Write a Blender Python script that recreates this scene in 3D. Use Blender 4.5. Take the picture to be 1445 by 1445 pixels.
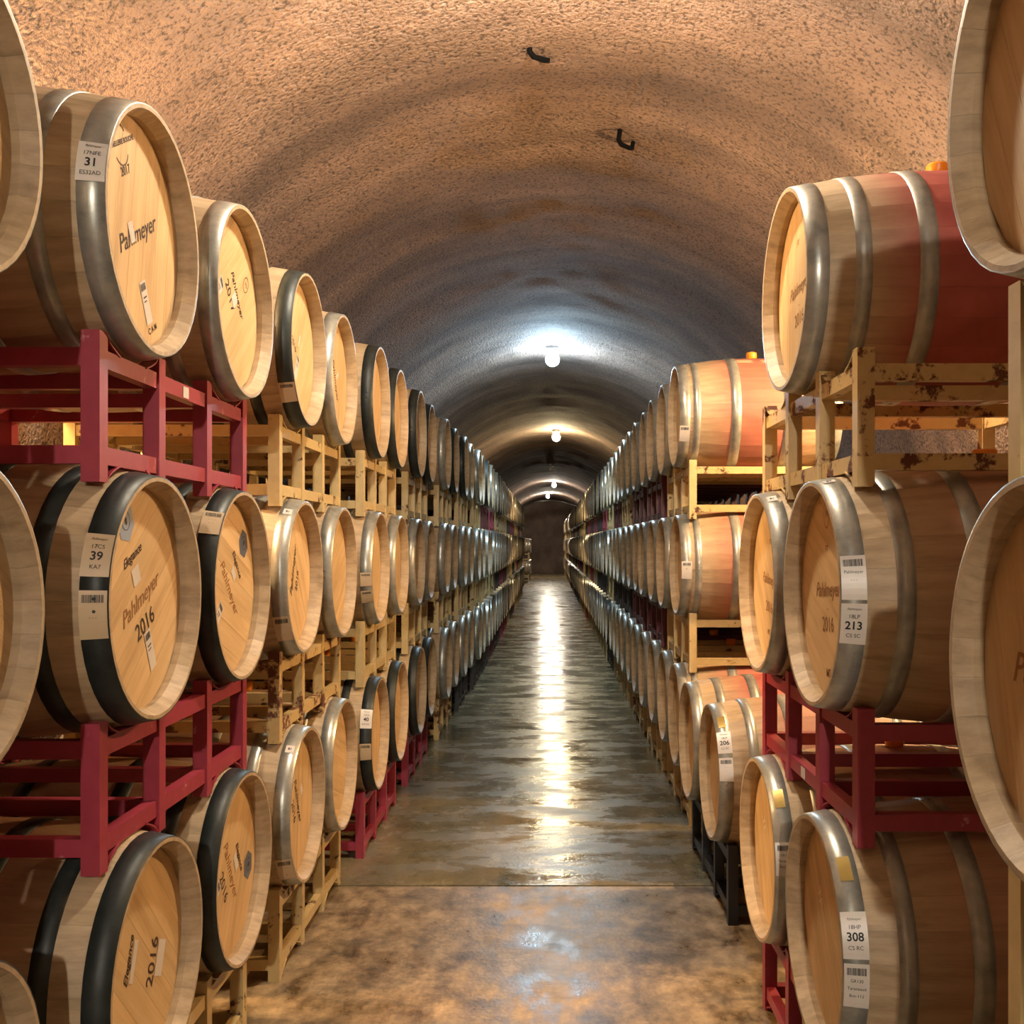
import bpy, bmesh, math, random
from mathutils import Vector, noise
random.seed(7)
PI = math.pi
for o in list(bpy.data.objects): bpy.data.objects.remove(o)
scn = bpy.context.scene
C = scn.collection

# ------------------------------------------------------------------ camera
CAM_Z = 1.675
cd = bpy.data.cameras.new('camera'); cam = bpy.data.objects.new('camera', cd); C.objects.link(cam)
cd.sensor_width = 36; cd.lens = 36; cd.clip_start = 0.05; cd.clip_end = 200
cd.shift_x = -52.5/1445; cd.shift_y = 43.5/1445
cam.location = (0, 0, CAM_Z); cam.rotation_euler = (PI/2, 0, 0)
scn.camera = cam
# ------------------------------------------------------------------ world / exposure
w = bpy.data.worlds.new('world'); scn.world = w; w.use_nodes = True
w.node_tree.nodes['Background'].inputs[0].default_value = (0.02, 0.018, 0.016, 1)
w.node_tree.nodes['Background'].inputs[1].default_value = 1.0
scn.view_settings.view_transform = 'Standard'; scn.view_settings.look = 'None'
scn.view_settings.gamma = 1; scn.view_settings.use_curve_mapping = False
scn.view_settings.exposure = 0.85
# lamps down the vault: (y, x, z-drop, strength, colour)
WARM = (1.0, 0.70, 0.42); COOL = (0.55, 0.80, 1.0); YEL = (1.0, 0.80, 0.45); WHT = (1.0, 0.88, 0.70)
LAMPS = [(-5.8, .05, 2200, (1.0, .90, .76)), (3.6, .05, 570, (1.0, .87, .68)), (12.6, .04, 520, COOL), (21.9, .15, 460, YEL),
         (31.3, .04, 0, WHT), (40.0, .19, 460, (1.0, .88, .72)), (49.6, -.07, 760, (1.0, .90, .72))]
WALL_LAMPS = [(-1, 3.7, 2100), (1, 5.2, 1900)]

# ------------------------------------------------------------------ helpers
def lin(r, g, b):
    f = lambda c: ((c/255+.055)/1.055)**2.4 if c > 10 else c/255/12.92
    return (f(r), f(g), f(b), 1)
def link(o, parent=None):
    C.objects.link(o)
    if parent: o.parent = parent
    return o
def mesh_obj(name, me, parent=None, loc=(0, 0, 0)):
    o = bpy.data.objects.new(name, me); link(o, parent); o.location = loc
    return o
def tag(o, label=None, cat=None, group=None, kind=None):
    if label: o['label'] = label
    if cat: o['category'] = cat
    if group: o['group'] = group
    if kind: o['kind'] = kind
    return o
def empty(name, loc, rz=0):
    o = bpy.data.objects.new(name, None); link(o); o.location = loc; o.rotation_euler = (0, 0, rz)
    o.empty_display_size = .1
    return o
def me_from(name, verts, faces, mats, fm=None, smooth=True):
    me = bpy.data.meshes.new(name)
    me.from_pydata([tuple(v) for v in verts], [], faces)
    for m in (mats if isinstance(mats, (list, tuple)) else [mats]): me.materials.append(m)
    if fm:
        for p, i in zip(me.polygons, fm): p.material_index = i
    if smooth:
        for p in me.polygons: p.use_smooth = True
    me.update()
    return me
def box_vf(x0, x1, y0, y1, z0, z1, off=0):
    v = [(x0,y0,z0),(x1,y0,z0),(x1,y1,z0),(x0,y1,z0),(x0,y0,z1),(x1,y0,z1),(x1,y1,z1),(x0,y1,z1)]
    f = [(0,3,2,1),(4,5,6,7),(0,1,5,4),(1,2,6,5),(2,3,7,6),(3,0,4,7)]
    return v, [tuple(i+off for i in q) for q in f]
def box_me(name, dims, mat):
    v, f = box_vf(*dims)
    return me_from(name, v, f, mat, smooth=False)
class MB:
    def __init__(s): s.v = []; s.f = []; s.m = []
    def box(s, x0, x1, y0, y1, z0, z1, mi=0):
        v, f = box_vf(x0, x1, y0, y1, z0, z1, len(s.v)); s.v += v; s.f += f; s.m += [mi]*len(f)
    def add(s, v, f, mi=0):
        n = len(s.v); s.v += v; s.f += [tuple(i+n for i in q) for q in f]; s.m += [mi]*len(f)
    def mesh(s, name, mats, smooth=False): return me_from(name, s.v, s.f, mats, s.m, smooth)

# ------------------------------------------------------------------ materials
def new_mat(name):
    m = bpy.data.materials.new(name); m.use_nodes = True
    nt = m.node_tree; b = nt.nodes['Principled BSDF']
    return m, nt, b
def N(nt, typ, **kw):
    n = nt.nodes.new(typ)
    for k, v in kw.items():
        if k in ('operation', 'data_type', 'blend_type', 'attribute_type', 'attribute_name', 'feature', 'vector_type'): setattr(n, k, v)
        else: n.inputs[k].default_value = v
    return n
def mix_rgb(nt, fac, a, b, bt='MIX'):
    n = nt.nodes.new('ShaderNodeMix'); n.data_type = 'RGBA'; n.blend_type = bt
    for sock, val in ((n.inputs[0], fac), (n.inputs[6], a), (n.inputs[7], b)):
        if isinstance(val, (int, float)): sock.default_value = val
        elif isinstance(val, tuple): sock.default_value = val
        else: nt.links.new(val, sock)
    return n.outputs[2]
def ramp(nt, src, stops):
    r = nt.nodes.new('ShaderNodeValToRGB'); nt.links.new(src, r.inputs[0])
    e = r.color_ramp.elements
    while len(e) < len(stops): e.new(.5)
    for i, (p, c) in enumerate(stops):
        e[i].position = p; e[i].color = c if len(c) == 4 else (c[0], c[1], c[2], 1)
    return r.outputs[0]
G = lambda v: (v, v, v, 1)
def math_n(nt, op, a, b=None):
    n = nt.nodes.new('ShaderNodeMath'); n.operation = op
    for i, v in ((0, a), (1, b)):
        if v is None: continue
        if isinstance(v, (int, float)): n.inputs[i].default_value = v
        else: nt.links.new(v, n.inputs[i])
    return n.outputs[0]
def attr(nt, name):
    a = nt.nodes.new('ShaderNodeAttribute'); a.attribute_type = 'OBJECT'; a.attribute_name = name
    return a.outputs['Fac']
def coords(nt, scale=(1, 1, 1)):
    tc = nt.nodes.new('ShaderNodeTexCoord'); mp = nt.nodes.new('ShaderNodeMapping')
    mp.inputs['Scale'].default_value = scale
    nt.links.new(tc.outputs['Object'], mp.inputs[0])
    return tc.outputs['Object'], mp.outputs[0]
def add_bump(nt, bsdf, h, strength, dist):
    b = nt.nodes.new('ShaderNodeBump'); b.inputs['Strength'].default_value = strength; b.inputs['Distance'].default_value = dist
    nt.links.new(h, b.inputs['Height']); nt.links.new(b.outputs[0], bsdf.inputs['Normal'])

def wood_mat(name, kind):
    """oak; kind: 'stave' single stave, 'body' lathe body with stave joints, 'board' head board, 'head' whole head"""
    m, nt, b = new_mat(name)
    sc = (2.2, 34, 34) if kind in ('stave', 'body') else (26, 26, 2.0)
    oc, mp = coords(nt, sc)
    seed = attr(nt, 'seed')
    vm = nt.nodes.new('ShaderNodeVectorMath'); vm.operation = 'ADD'; nt.links.new(mp, vm.inputs[0])
    cx = nt.nodes.new('ShaderNodeCombineXYZ')
    for i in range(3): nt.links.new(seed, cx.inputs[i])
    nt.links.new(cx.outputs[0], vm.inputs[1])
    gr = N(nt, 'ShaderNodeTexNoise', Scale=1.0, Detail=5.0, Roughness=.65); nt.links.new(vm.outputs[0], gr.inputs['Vector'])
    vm2 = nt.nodes.new('ShaderNodeVectorMath'); vm2.operation = 'ADD'; nt.links.new(oc, vm2.inputs[0]); nt.links.new(cx.outputs[0], vm2.inputs[1])
    bl = N(nt, 'ShaderNodeTexNoise', Scale=5.0, Detail=3.0); nt.links.new(vm2.outputs[0], bl.inputs['Vector'])
    if kind in ('board', 'head'):
        ca, cb, cc = lin(182, 146, 98), lin(208, 174, 124), lin(220, 188, 140)
    else:
        ca, cb, cc = lin(146, 124, 94), lin(178, 154, 120), lin(196, 172, 138)
    col = ramp(nt, gr.outputs[0], [(.25, ca), (.5, cb), (.75, cc)])
    col = mix_rgb(nt, .55, col, ramp(nt, bl.outputs[0], [(.3, G(.74)), (.65, G(1.0))]), 'MULTIPLY')
    tint = attr(nt, 'tint')
    tc = nt.nodes.new('ShaderNodeCombineColor')
    for i, k in enumerate((1.0, .96, .90)):
        nt.links.new(math_n(nt, 'ADD', math_n(nt, 'MULTIPLY', tint, k), 1-k), tc.inputs[i])
    col = mix_rgb(nt, 1.0, col, tc.outputs[0], 'MULTIPLY')
    if kind in ('stave', 'body'):
        # wine soaked into the bilge around the bung
        sx = nt.nodes.new('ShaderNodeSeparateXYZ'); nt.links.new(oc, sx.inputs[0])
        ax = math_n(nt, 'ABSOLUTE', sx.outputs[0])
        n2 = N(nt, 'ShaderNodeTexNoise', Scale=7.0, Detail=4.0); nt.links.new(vm2.outputs[0], n2.inputs['Vector'])
        edge = math_n(nt, 'ADD', ax, math_n(nt, 'MULTIPLY', math_n(nt, 'SUBTRACT', n2.outputs[0], .5), .10))
        f = ramp(nt, edge, [(.10, G(1)), (.175, G(.85)), (.30, G(.12)), (.36, G(0))])
        st = attr(nt, 'stain')
        f = math_n(nt, 'MULTIPLY', f, st)
        scol = mix_rgb(nt, n2.outputs[0], lin(120, 44, 40), lin(190, 96, 84))
        col = mix_rgb(nt, f, col, scol)
    hgt = gr.outputs[0]
    if kind == 'body':
        sy = nt.nodes.new('ShaderNodeSeparateXYZ'); nt.links.new(oc, sy.inputs[0])
        an = math_n(nt, 'ARCTAN2', sy.outputs[1], sy.outputs[2])
        fr = math_n(nt, 'FRACT', math_n(nt, 'MULTIPLY', an, 26/(2*PI)))
        ln = math_n(nt, 'LESS_THAN', math_n(nt, 'ABSOLUTE', math_n(nt, 'SUBTRACT', fr, .5)), .03)
        col = mix_rgb(nt, math_n(nt, 'MULTIPLY', ln, .22), col, lin(90, 62, 40))
    if kind == 'head':
        sy = nt.nodes.new('ShaderNodeSeparateXYZ'); nt.links.new(oc, sy.inputs[0])
        fr = math_n(nt, 'FRACT', math_n(nt, 'MULTIPLY', sy.outputs[1], 13.0))
        ln = math_n(nt, 'LESS_THAN', fr, .035)
        col = mix_rgb(nt, math_n(nt, 'MULTIPLY', ln, .5), col, lin(90, 58, 30))
    nt.links.new(col, b.inputs['Base Color'])
    b.inputs['Roughness'].default_value = .55
    add_bump(nt, b, hgt, .18, .004)
    return m
M_STAVE = wood_mat('oak_stave', 'stave'); M_BODY = wood_mat('oak_barrel_body', 'body')
M_BOARD = wood_mat('oak_head_board', 'board'); M_HEAD = wood_mat('oak_head', 'head')

def metal_mat(name, c1, c2, rough, metallic, scale=14):
    m, nt, b = new_mat(name)
    oc, mp = coords(nt, (1, 1, 1))
    n = N(nt, 'ShaderNodeTexNoise', Scale=scale, Detail=5.0, Roughness=.6); nt.links.new(mp, n.inputs['Vector'])
    nt.links.new(ramp(nt, n.outputs[0], [(.3, c1), (.7, c2)]), b.inputs['Base Color'])
    nt.links.new(ramp(nt, n.outputs[0], [(.3, G(rough+.12)), (.7, G(rough))]), b.inputs['Roughness'])
    b.inputs['Metallic'].default_value = metallic
    add_bump(nt, b, n.outputs[0], .08, .003)
    return m
M_GALV = metal_mat('galvanized_steel', lin(138, 140, 134), lin(188, 188, 178), .30, .55)
M_BLACK_HOOP = metal_mat('black_painted_hoop', lin(28, 34, 34), lin(52, 58, 56), .42, .25)
def paint_mat(name, c1, c2, rust, amount, rough=.42):
    m, nt, b = new_mat(name)
    tc = nt.nodes.new('ShaderNodeTexCoord')
    geo = nt.nodes.new('ShaderNodeNewGeometry')
    n = N(nt, 'ShaderNodeTexNoise', Scale=9.0, Detail=6.0, Roughness=.7); nt.links.new(geo.outputs['Position'], n.inputs['Vector'])
    n2 = N(nt, 'ShaderNodeTexNoise', Scale=30.0, Detail=3.0); nt.links.new(geo.outputs['Position'], n2.inputs['Vector'])
    base = mix_rgb(nt, n2.outputs[0], c1, c2)
    f = ramp(nt, n.outputs[0], [(amount, G(0)), (amount+.05, G(1))])
    nt.links.new(mix_rgb(nt, f, base, rust), b.inputs['Base Color'])
    nt.links.new(ramp(nt, f, [(0, G(rough)), (1, G(.8))]), b.inputs['Roughness'])
    add_bump(nt, b, n.outputs[0], .1, .004)
    return m
M_RED = paint_mat('crimson_rack_paint', lin(138, 38, 54), lin(160, 58, 74), lin(190, 126, 132), .64)
M_CREAM = paint_mat('cream_rack_paint', lin(176, 150, 98), lin(204, 180, 128), lin(72, 42, 24), .60)
M_RUSTY = paint_mat('rusty_cream_rack_paint', lin(178, 148, 92), lin(200, 172, 118), lin(92, 50, 24), .53)
M_BLACK = paint_mat('black_rack_paint', lin(22, 24, 26), lin(34, 36, 38), lin(70, 60, 50), .72)
M_MAROON = paint_mat('maroon_rack_paint', lin(70, 20, 28), lin(92, 28, 36), lin(110, 80, 74), .70)
RACKM = {'red': M_RED, 'cream': M_CREAM, 'rusty': M_RUSTY, 'black': M_BLACK, 'maroon': M_MAROON}
def plain(name, c, rough=.5, metallic=0.0):
    m, nt, b = new_mat(name); b.inputs['Base Color'].default_value = c; b.inputs['Roughness'].default_value = rough
    b.inputs['Metallic'].default_value = metallic
    oc, mp = coords(nt)
    n = N(nt, 'ShaderNodeTexNoise', Scale=40.0, Detail=2.0); nt.links.new(mp, n.inputs['Vector'])
    nt.links.new(mix_rgb(nt, .12, c, n.outputs[1], 'MULTIPLY'), b.inputs['Base Color'])
    return m
M_PAPER = plain('sticker_paper', lin(214, 206, 196), .35)
M_PAPER_TAN = plain('sticker_paper_tan', lin(196, 172, 138), .45)
M_FOIL = plain('gold_foil_sticker', lin(214, 186, 110), .25, .6)
M_HEX = plain('pale_blue_sticker', lin(150, 164, 186), .4)
M_HEX2 = plain('slate_blue_sticker', lin(88, 96, 112), .4)
M_INK = plain('black_ink', lin(26, 22, 22), .6)
M_BURN = plain('burnt_brand', lin(58, 36, 22), .8)
M_BURN2 = plain('faint_burnt_brand', lin(146, 100, 56), .8)
M_CHALK = plain('white_chalk', lin(232, 214, 196), .8)
M_BUNG = plain('orange_silicone_bung', lin(236, 140, 22), .35)
M_IRON = plain('dark_iron', (.002, .002, .002, 1), 1.0); M_IRON.node_tree.nodes['Principled BSDF'].inputs['Specular IOR Level'].default_value = .1
M_FIX = plain('lamp_base_enamel', lin(150, 150, 150), .4)
M_CABLE = plain('black_cable', lin(28, 26, 24), .5)
def emis(name, c, s):
    m, nt, b = new_mat(name)
    b.inputs['Base Color'].default_value = (.9, .9, .9, 1); b.inputs['Emission Color'].default_value = (c[0], c[1], c[2], 1)
    b.inputs['Emission Strength'].default_value = s
    return m

def shotcrete():
    m, nt, b = new_mat('sprayed_concrete')
    geo = nt.nodes.new('ShaderNodeNewGeometry'); P = geo.outputs['Position']
    big = N(nt, 'ShaderNodeTexNoise', Scale=1.1, Detail=4.0, Roughness=.55); nt.links.new(P, big.inputs['Vector'])
    mid = N(nt, 'ShaderNodeTexNoise', Scale=22.0, Detail=4.0, Roughness=.6); nt.links.new(P, mid.inputs['Vector'])
    fine = N(nt, 'ShaderNodeTexNoise', Scale=48.0, Detail=3.0, Roughness=.6); nt.links.new(P, fine.inputs['Vector'])
    vo = N(nt, 'ShaderNodeTexVoronoi', Scale=38.0); nt.links.new(P, vo.inputs['Vector'])
    pit = ramp(nt, vo.outputs['Distance'], [(.0, G(0)), (.22, G(.6)), (.45, G(1))])
    # spray bands running round the vault
    mp = nt.nodes.new('ShaderNodeMapping'); mp.inputs['Scale'].default_value = (.35, 2.0, .35); nt.links.new(P, mp.inputs[0])
    band = N(nt, 'ShaderNodeTexNoise', Scale=1.0, Detail=4.0, Roughness=.6); nt.links.new(mp.outputs[0], band.inputs['Vector'])
    col = ramp(nt, big.outputs[0], [(.3, lin(114, 94, 82)), (.6, lin(146, 122, 106)), (.8, lin(164, 138, 120))])
    col = mix_rgb(nt, .7, col, ramp(nt, band.outputs[0], [(.36, G(.40)), (.58, G(1))]), 'MULTIPLY')
    col = mix_rgb(nt, .85, col, ramp(nt, fine.outputs[0], [(.34, G(.10)), (.49, G(1))]), 'MULTIPLY')
    nt.links.new(col, b.inputs['Base Color']); b.inputs['Roughness'].default_value = .88
    h = math_n(nt, 'ADD', math_n(nt, 'MULTIPLY', mid.outputs[0], .8), math_n(nt, 'ADD', math_n(nt, 'MULTIPLY', fine.outputs[0], .9), math_n(nt, 'MULTIPLY', pit, .35)))
    add_bump(nt, b, h, .8, .03)
    return m
M_SHOT = shotcrete()

def floor_mat():
    m, nt, b = new_mat('wet_concrete')
    geo = nt.nodes.new('ShaderNodeNewGeometry'); P = geo.outputs['Position']
    mp = nt.nodes.new('ShaderNodeMapping'); mp.inputs['Scale'].default_value = (1.6, .9, 1); nt.links.new(P, mp.inputs[0])
    n1 = N(nt, 'ShaderNodeTexNoise', Scale=1.3, Detail=6.0, Roughness=.62); nt.links.new(mp.outputs[0], n1.inputs['Vector'])
    n2 = N(nt, 'ShaderNodeTexNoise', Scale=5.0, Detail=6.0, Roughness=.7); nt.links.new(mp.outputs[0], n2.inputs['Vector'])
    n3 = N(nt, 'ShaderNodeTexNoise', Scale=24.0, Detail=4.0, Roughness=.6); nt.links.new(P, n3.inputs['Vector'])
    dry = mix_rgb(nt, ramp(nt, n2.outputs[0], [(.34, G(0)), (.62, G(1))]), lin(88, 66, 42), lin(176, 150, 112))
    dry = mix_rgb(nt, .5, dry, ramp(nt, n3.outputs[0], [(.3, G(.5)), (.6, G(1))]), 'MULTIPLY')
    n7 = N(nt, 'ShaderNodeTexNoise', Scale=3.4, Detail=8.0, Roughness=.72); nt.links.new(P, n7.inputs['Vector'])
    dry = mix_rgb(nt, .9, dry, ramp(nt, n7.outputs[0], [(.36, G(.30)), (.54, G(1))]), 'MULTIPLY')
    wet = mix_rgb(nt, ramp(nt, n1.outputs[0], [(.35, G(0)), (.65, G(1))]), lin(74, 80, 64), lin(134, 120, 92))
    wet = mix_rgb(nt, ramp(nt, n2.outputs[0], [(.58, G(0)), (.75, G(.7))]), wet, lin(176, 166, 146))
    wa = attr(nt, 'wet')
    f = math_n(nt, 'ADD', wa, math_n(nt, 'MULTIPLY', math_n(nt, 'SUBTRACT', n1.outputs[0], .5), 1.3))
    fc = nt.nodes.new('ShaderNodeClamp'); nt.links.new(f, fc.inputs[0]); f = fc.outputs[0]
    nt.links.new(mix_rgb(nt, f, dry, wet), b.inputs['Base Color'])
    rough = mix_rgb(nt, f, ramp(nt, n2.outputs[0], [(.35, G(.26)), (.6, G(.55))]), ramp(nt, n2.outputs[0], [(.35, G(.02)), (.7, G(.09))]))
    mp3 = nt.nodes.new('ShaderNodeMapping'); mp3.inputs['Scale'].default_value = (1.1, 2.4, 1); nt.links.new(P, mp3.inputs[0])
    n6 = N(nt, 'ShaderNodeTexNoise', Scale=1.6, Detail=5.0, Roughness=.62); nt.links.new(mp3.outputs[0], n6.inputs['Vector'])
    patch = ramp(nt, n6.outputs[0], [(.40, G(0)), (.64, G(1))])
    rough = mix_rgb(nt, patch, rough, G(.42))
    nt.links.new(rough, b.inputs['Roughness'])
    b.inputs['Specular IOR Level'].default_value = .5
    mp2 = nt.nodes.new('ShaderNodeMapping'); mp2.inputs['Scale'].default_value = (3, 9, 1); nt.links.new(P, mp2.inputs[0])
    n4 = N(nt, 'ShaderNodeTexNoise', Scale=1.0, Detail=3.0, Roughness=.5); nt.links.new(mp2.outputs[0], n4.inputs['Vector'])
    n5 = N(nt, 'ShaderNodeTexNoise', Scale=60.0, Detail=2.0, Roughness=.5); nt.links.new(P, n5.inputs['Vector'])
    h = math_n(nt, 'ADD', math_n(nt, 'MULTIPLY', n4.outputs[0], .45), math_n(nt, 'MULTIPLY', n5.outputs[0], .14))
    add_bump(nt, b, h, .34, .02)
    return m
M_FLOOR = floor_mat()

# ------------------------------------------------------------------ structure: vault, walls, floor
HW, ZS, XC = 2.5, 1.6, 0.05          # half width, springing height, centre line
Y0, Y1 = -8.0, 57.5
def vault_rows():
    ys = []; y = Y0
    while y < Y1:
        ys.append(y); y += .10 if 1.5 < y < 14 else (.22 if y < 26 else .5)
    ys.append(Y1)
    return ys
YS = vault_rows()
def lump(x, y, z):
    a = noise.noise(Vector((x*.25, y*1.3, z*.25)))*.028
    b_ = noise.noise(Vector((x*.9+9, y*.9, z*.9)))*.026
    c = noise.noise(Vector((x*4.5, y*4.5, z*4.5)))*.012
    return a+b_+c
def sheet(name, prof):
    """prof: list of (x, z, nx, nz) around the section; swept along y and roughened"""
    V = []; F = []; n = len(prof)
    for y in YS:
        for (x, z, nx, nz) in prof:
            d = lump(x, y, z) if 0 < z else 0
            V.append((x+nx*d, y, z+nz*d))
    for j in range(len(YS)-1):
        for i in range(n-1):
            a = j*n+i; F.append((a, a+1, a+n+1, a+n))
    o = mesh_obj(name, me_from(name, V, F, M_SHOT)); tag(o, kind='structure'); return o
NA = 96
arch = []
for i in range(NA+1):
    t = PI*i/NA
    arch.append((XC-HW*math.cos(t), ZS+HW*math.sin(t), math.cos(t), -math.sin(t)))
sheet('ceiling', arch)
sheet('wall_left', [(XC-HW, ZS*k/8, 1, 0) for k in range(9)])
sheet('wall_right', [(XC+HW, ZS*k/8, -1, 0) for k in range(8, -1, -1)])
def end_wall(name, y):
    V = [(XC, y, 1.2)]
    pr = [(XC-HW-.15, -.05)]+[(XC-(HW+.15)*math.cos(PI*i/40), ZS+(HW+.15)*math.sin(PI*i/40)) for i in range(41)]+[(XC+HW+.15, -.05)]
    V += [(x, y, z) for x, z in pr]
    F = [(0, i, i+1) for i in range(1, len(pr))]+[(0, len(pr), 1)]
    tag(mesh_obj(name, me_from(name, V, F, M_SHOT, smooth=False)), kind='structure')
end_wall('wall_back', Y1-.1); end_wall('wall_front', Y0+.1)
fl = mesh_obj('floor', box_me('floor', (XC-HW-.2, XC+HW+.2, Y0, Y1, -.25, -.03), M_IRON)); tag(fl, kind='structure')
jy = [Y0, -1.1]+[5.0+6.1*k for k in range(9)]+[Y1]
for a, b_ in zip(jy[:-1], jy[1:]):
    wet = .12 if b_ <= 5.01 else (.85 if a < 30 else .6)
    bm = bmesh.new()
    v, f = box_vf(XC-HW-.15, XC+HW+.15, a+.006, b_-.006, -.16, 0)
    vs = [bm.verts.new(p) for p in v]
    for q in f: bm.faces.new([vs[i] for i in q])
    bmesh.ops.bevel(bm, geom=[e for e in bm.edges if all(abs(v_.co.z) < 1e-6 for v_ in e.verts)], offset=.006, segments=2, affect='EDGES')
    me = bpy.data.meshes.new('concrete_slab'); bm.to_mesh(me); bm.free(); me.materials.append(M_FLOOR)
    s = mesh_obj('concrete_slab', me, fl); s['wet'] = wet

# ------------------------------------------------------------------ barrel geometry (axis = local x, front head at -L/2)
L, RH, RB = .95, .300, .350
def rad(a):                      # outer radius at distance a from the front end
    return RH+(RB-RH)*(1-((a-L/2)/(L/2))**2)
REC = .055                       # head recess
def ring_mesh(name, a0, a1, mat, seg=44, th=.0025, rivets=True):
    V = []; F = []
    secs = [(a0, 0), (a0, th), ((a0+a1)/2, th), (a1, th), (a1, 0)]
    for i in range(seg):
        t = 2*PI*i/seg
        for a, k in secs:
            r = rad(a)+k-.0008 if k == 0 else rad(a)+k
            V.append((a-L/2, -r*math.sin(t), r*math.cos(t)))
    n = len(secs)
    for i in range(seg):
        j = (i+1) % seg
        for k in range(n-1):
            F.append((i*n+k, i*n+k+1, j*n+k+1, j*n+k))
    me0 = MB(); me0.v = V; me0.f = F; me0.m = [0]*len(F)
    if rivets:
        for s in (-1, 1):
            am = (a0+a1)/2; r = rad(am)+th; tt = s*.045
            c = Vector((am-L/2, -r*math.sin(tt), r*math.cos(tt)))
            nrm = Vector((0, -math.sin(tt), math.cos(tt))); tx = Vector((1, 0, 0)); ty = nrm.cross(tx)
            vv = [tuple(c+(tx*math.cos(2*PI*k/6)+ty*math.sin(2*PI*k/6))*.006) for k in range(6)]+[tuple(c+nrm*.004)]
            me0.add(vv, [(k, (k+1) % 6, 6) for k in range(6)])
    return me0.mesh(name, [mat], True)
HOOPS = [(.0, .060), (.130, .173), (.300, .350)]
HOOPS_B = [(.0, .060), (.080, .120), (.296, .352)]
def hoop_set(mat, hs):
    out = []
    for a0, a1 in hs: out.append(ring_mesh('hoop', a0, a1, mat))
    for a0, a1 in hs: out.append(ring_mesh('hoop', L-a1, L-a0, mat))
    return out
HOOP_ME = {('galv', 0): hoop_set(M_GALV, HOOPS), ('black', 0): hoop_set(M_BLACK_HOOP, HOOPS), ('galv', 1): hoop_set(M_GALV, HOOPS_B)}
INNER = [(0, .290), (.004, .2885), (.032, .2745), (.050, .2735), (.056, .278)]
def stave_mesh():
    ns = 26; hw = PI/ns-.0007
    stn = [0, .016, .032, .056, .12, .22, .34, .475]
    stn = stn+[L-s for s in stn[-2::-1]]
    def inner(a):
        a = min(a, L-a)
        if a <= .056:
            for (p, r), (q, s) in zip(INNER[:-1], INNER[1:]):
                if p <= a <= q: return r+(s-r)*(a-p)/(q-p)
        return rad(a)-.027
    V = []; F = []
    for a in stn:
        ro, ri = rad(a), inner(a)
        for t in (-hw, 0, hw): V.append((a-L/2, -ro*math.sin(t), ro*math.cos(t)))
        for t in (hw, 0, -hw): V.append((a-L/2, -ri*math.sin(t), ri*math.cos(t)))
    n = 6
    for j in range(len(stn)-1):
        for k in range(n):
            k2 = (k+1) % n
            F.append((j*n+k, j*n+k2, (j+1)*n+k2, (j+1)*n+k))
    F.append((5, 4, 3, 2, 1, 0)); e = (len(stn)-1)*n; F.append((e, e+1, e+2, e+3, e+4, e+5))
    me = me_from('stave', V, F, M_STAVE, smooth=False)
    for p in me.polygons: p.use_smooth = True
    try: me.set_sharp_from_angle(angle=.6)
    except Exception: pass
    return me
STAVE_ME = stave_mesh()
def body_profile():
    inn = [(a, r) for a, r in INNER]
    outer = [(0, .300), (.02, rad(.02)), (.06, rad(.06)), (.13, rad(.13)), (.22, rad(.22)), (.34, rad(.34)), (.475, RB)]
    half = list(reversed(inn))+outer
    full = half+[(L-a, r) for a, r in reversed(half[:-1])]
    return full
def lathe(prof, seg):
    V = []; F = []; n = len(prof)
    for i in range(seg):
        t = 2*PI*i/seg
        for a, r in prof: V.append((a-L/2, -r*math.sin(t), r*math.cos(t)))
    for i in range(seg):
        j = (i+1) % seg
        for k in range(n-1): F.append((i*n+k, i*n+k+1, j*n+k+1, j*n+k))
    return V, F
def disc(a, r, seg, flip):
    V = [(a-L/2, 0, 0)]+[(a-L/2, -r*math.sin(2*PI*i/seg), r*math.cos(2*PI*i/seg)) for i in range(seg)]
    F = [(0, 1+i, 1+(i+1) % seg) if not flip else (0, 1+(i+1) % seg, 1+i) for i in range(seg)]
    return V, F
bv, bf = lathe(body_profile(), 40)
BODY_ME = me_from('barrel_body', bv, bf, M_BODY)
def sharp(me, ang=.6):
    try: me.set_sharp_from_angle(angle=ang)
    except Exception: pass
sharp(BODY_ME)
hv, hf = disc(REC, .280, 40, True); HEAD_ME = me_from('head', hv, hf, M_HEAD, smooth=False)
hv, hf = disc(L-REC, .280, 40, False); HEADB_ME = me_from('head', hv, hf, M_HEAD, smooth=False)
def board_meshes():
    nb = 7; R = .2775; w = 2*R/nb; out = []
    for i in range(nb):
        u0, u1 = -R+i*w+.0004, -R+(i+1)*w-.0004
        us = [u0+(u1-u0)*k/4 for k in range(5)]
        top = [(u, math.sqrt(max(R*R-u*u, 0))) for u in us]
        poly = top+[(u, -z) for u, z in reversed(top)]
        n = len(poly)
        V = [(REC-L/2-.004, u, z) for u, z in poly]+[(REC-L/2, u, z) for u, z in poly]
        F = [tuple(range(n)), tuple(range(2*n-1, n-1, -1))]+[(k, n+k, n+(k+1) % n, (k+1) % n) for k in range(n)]
        me = me_from('head_board', V, F, M_BOARD, smooth=False)
        bm = bmesh.new(); bm.from_mesh(me); bmesh.ops.remove_doubles(bm, verts=bm.verts, dist=1e-6)
        bmesh.ops.recalc_face_normals(bm, faces=bm.faces); bm.to_mesh(me); bm.free()
        out.append(me)
    return out
BOARD_ME = board_meshes()
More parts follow.
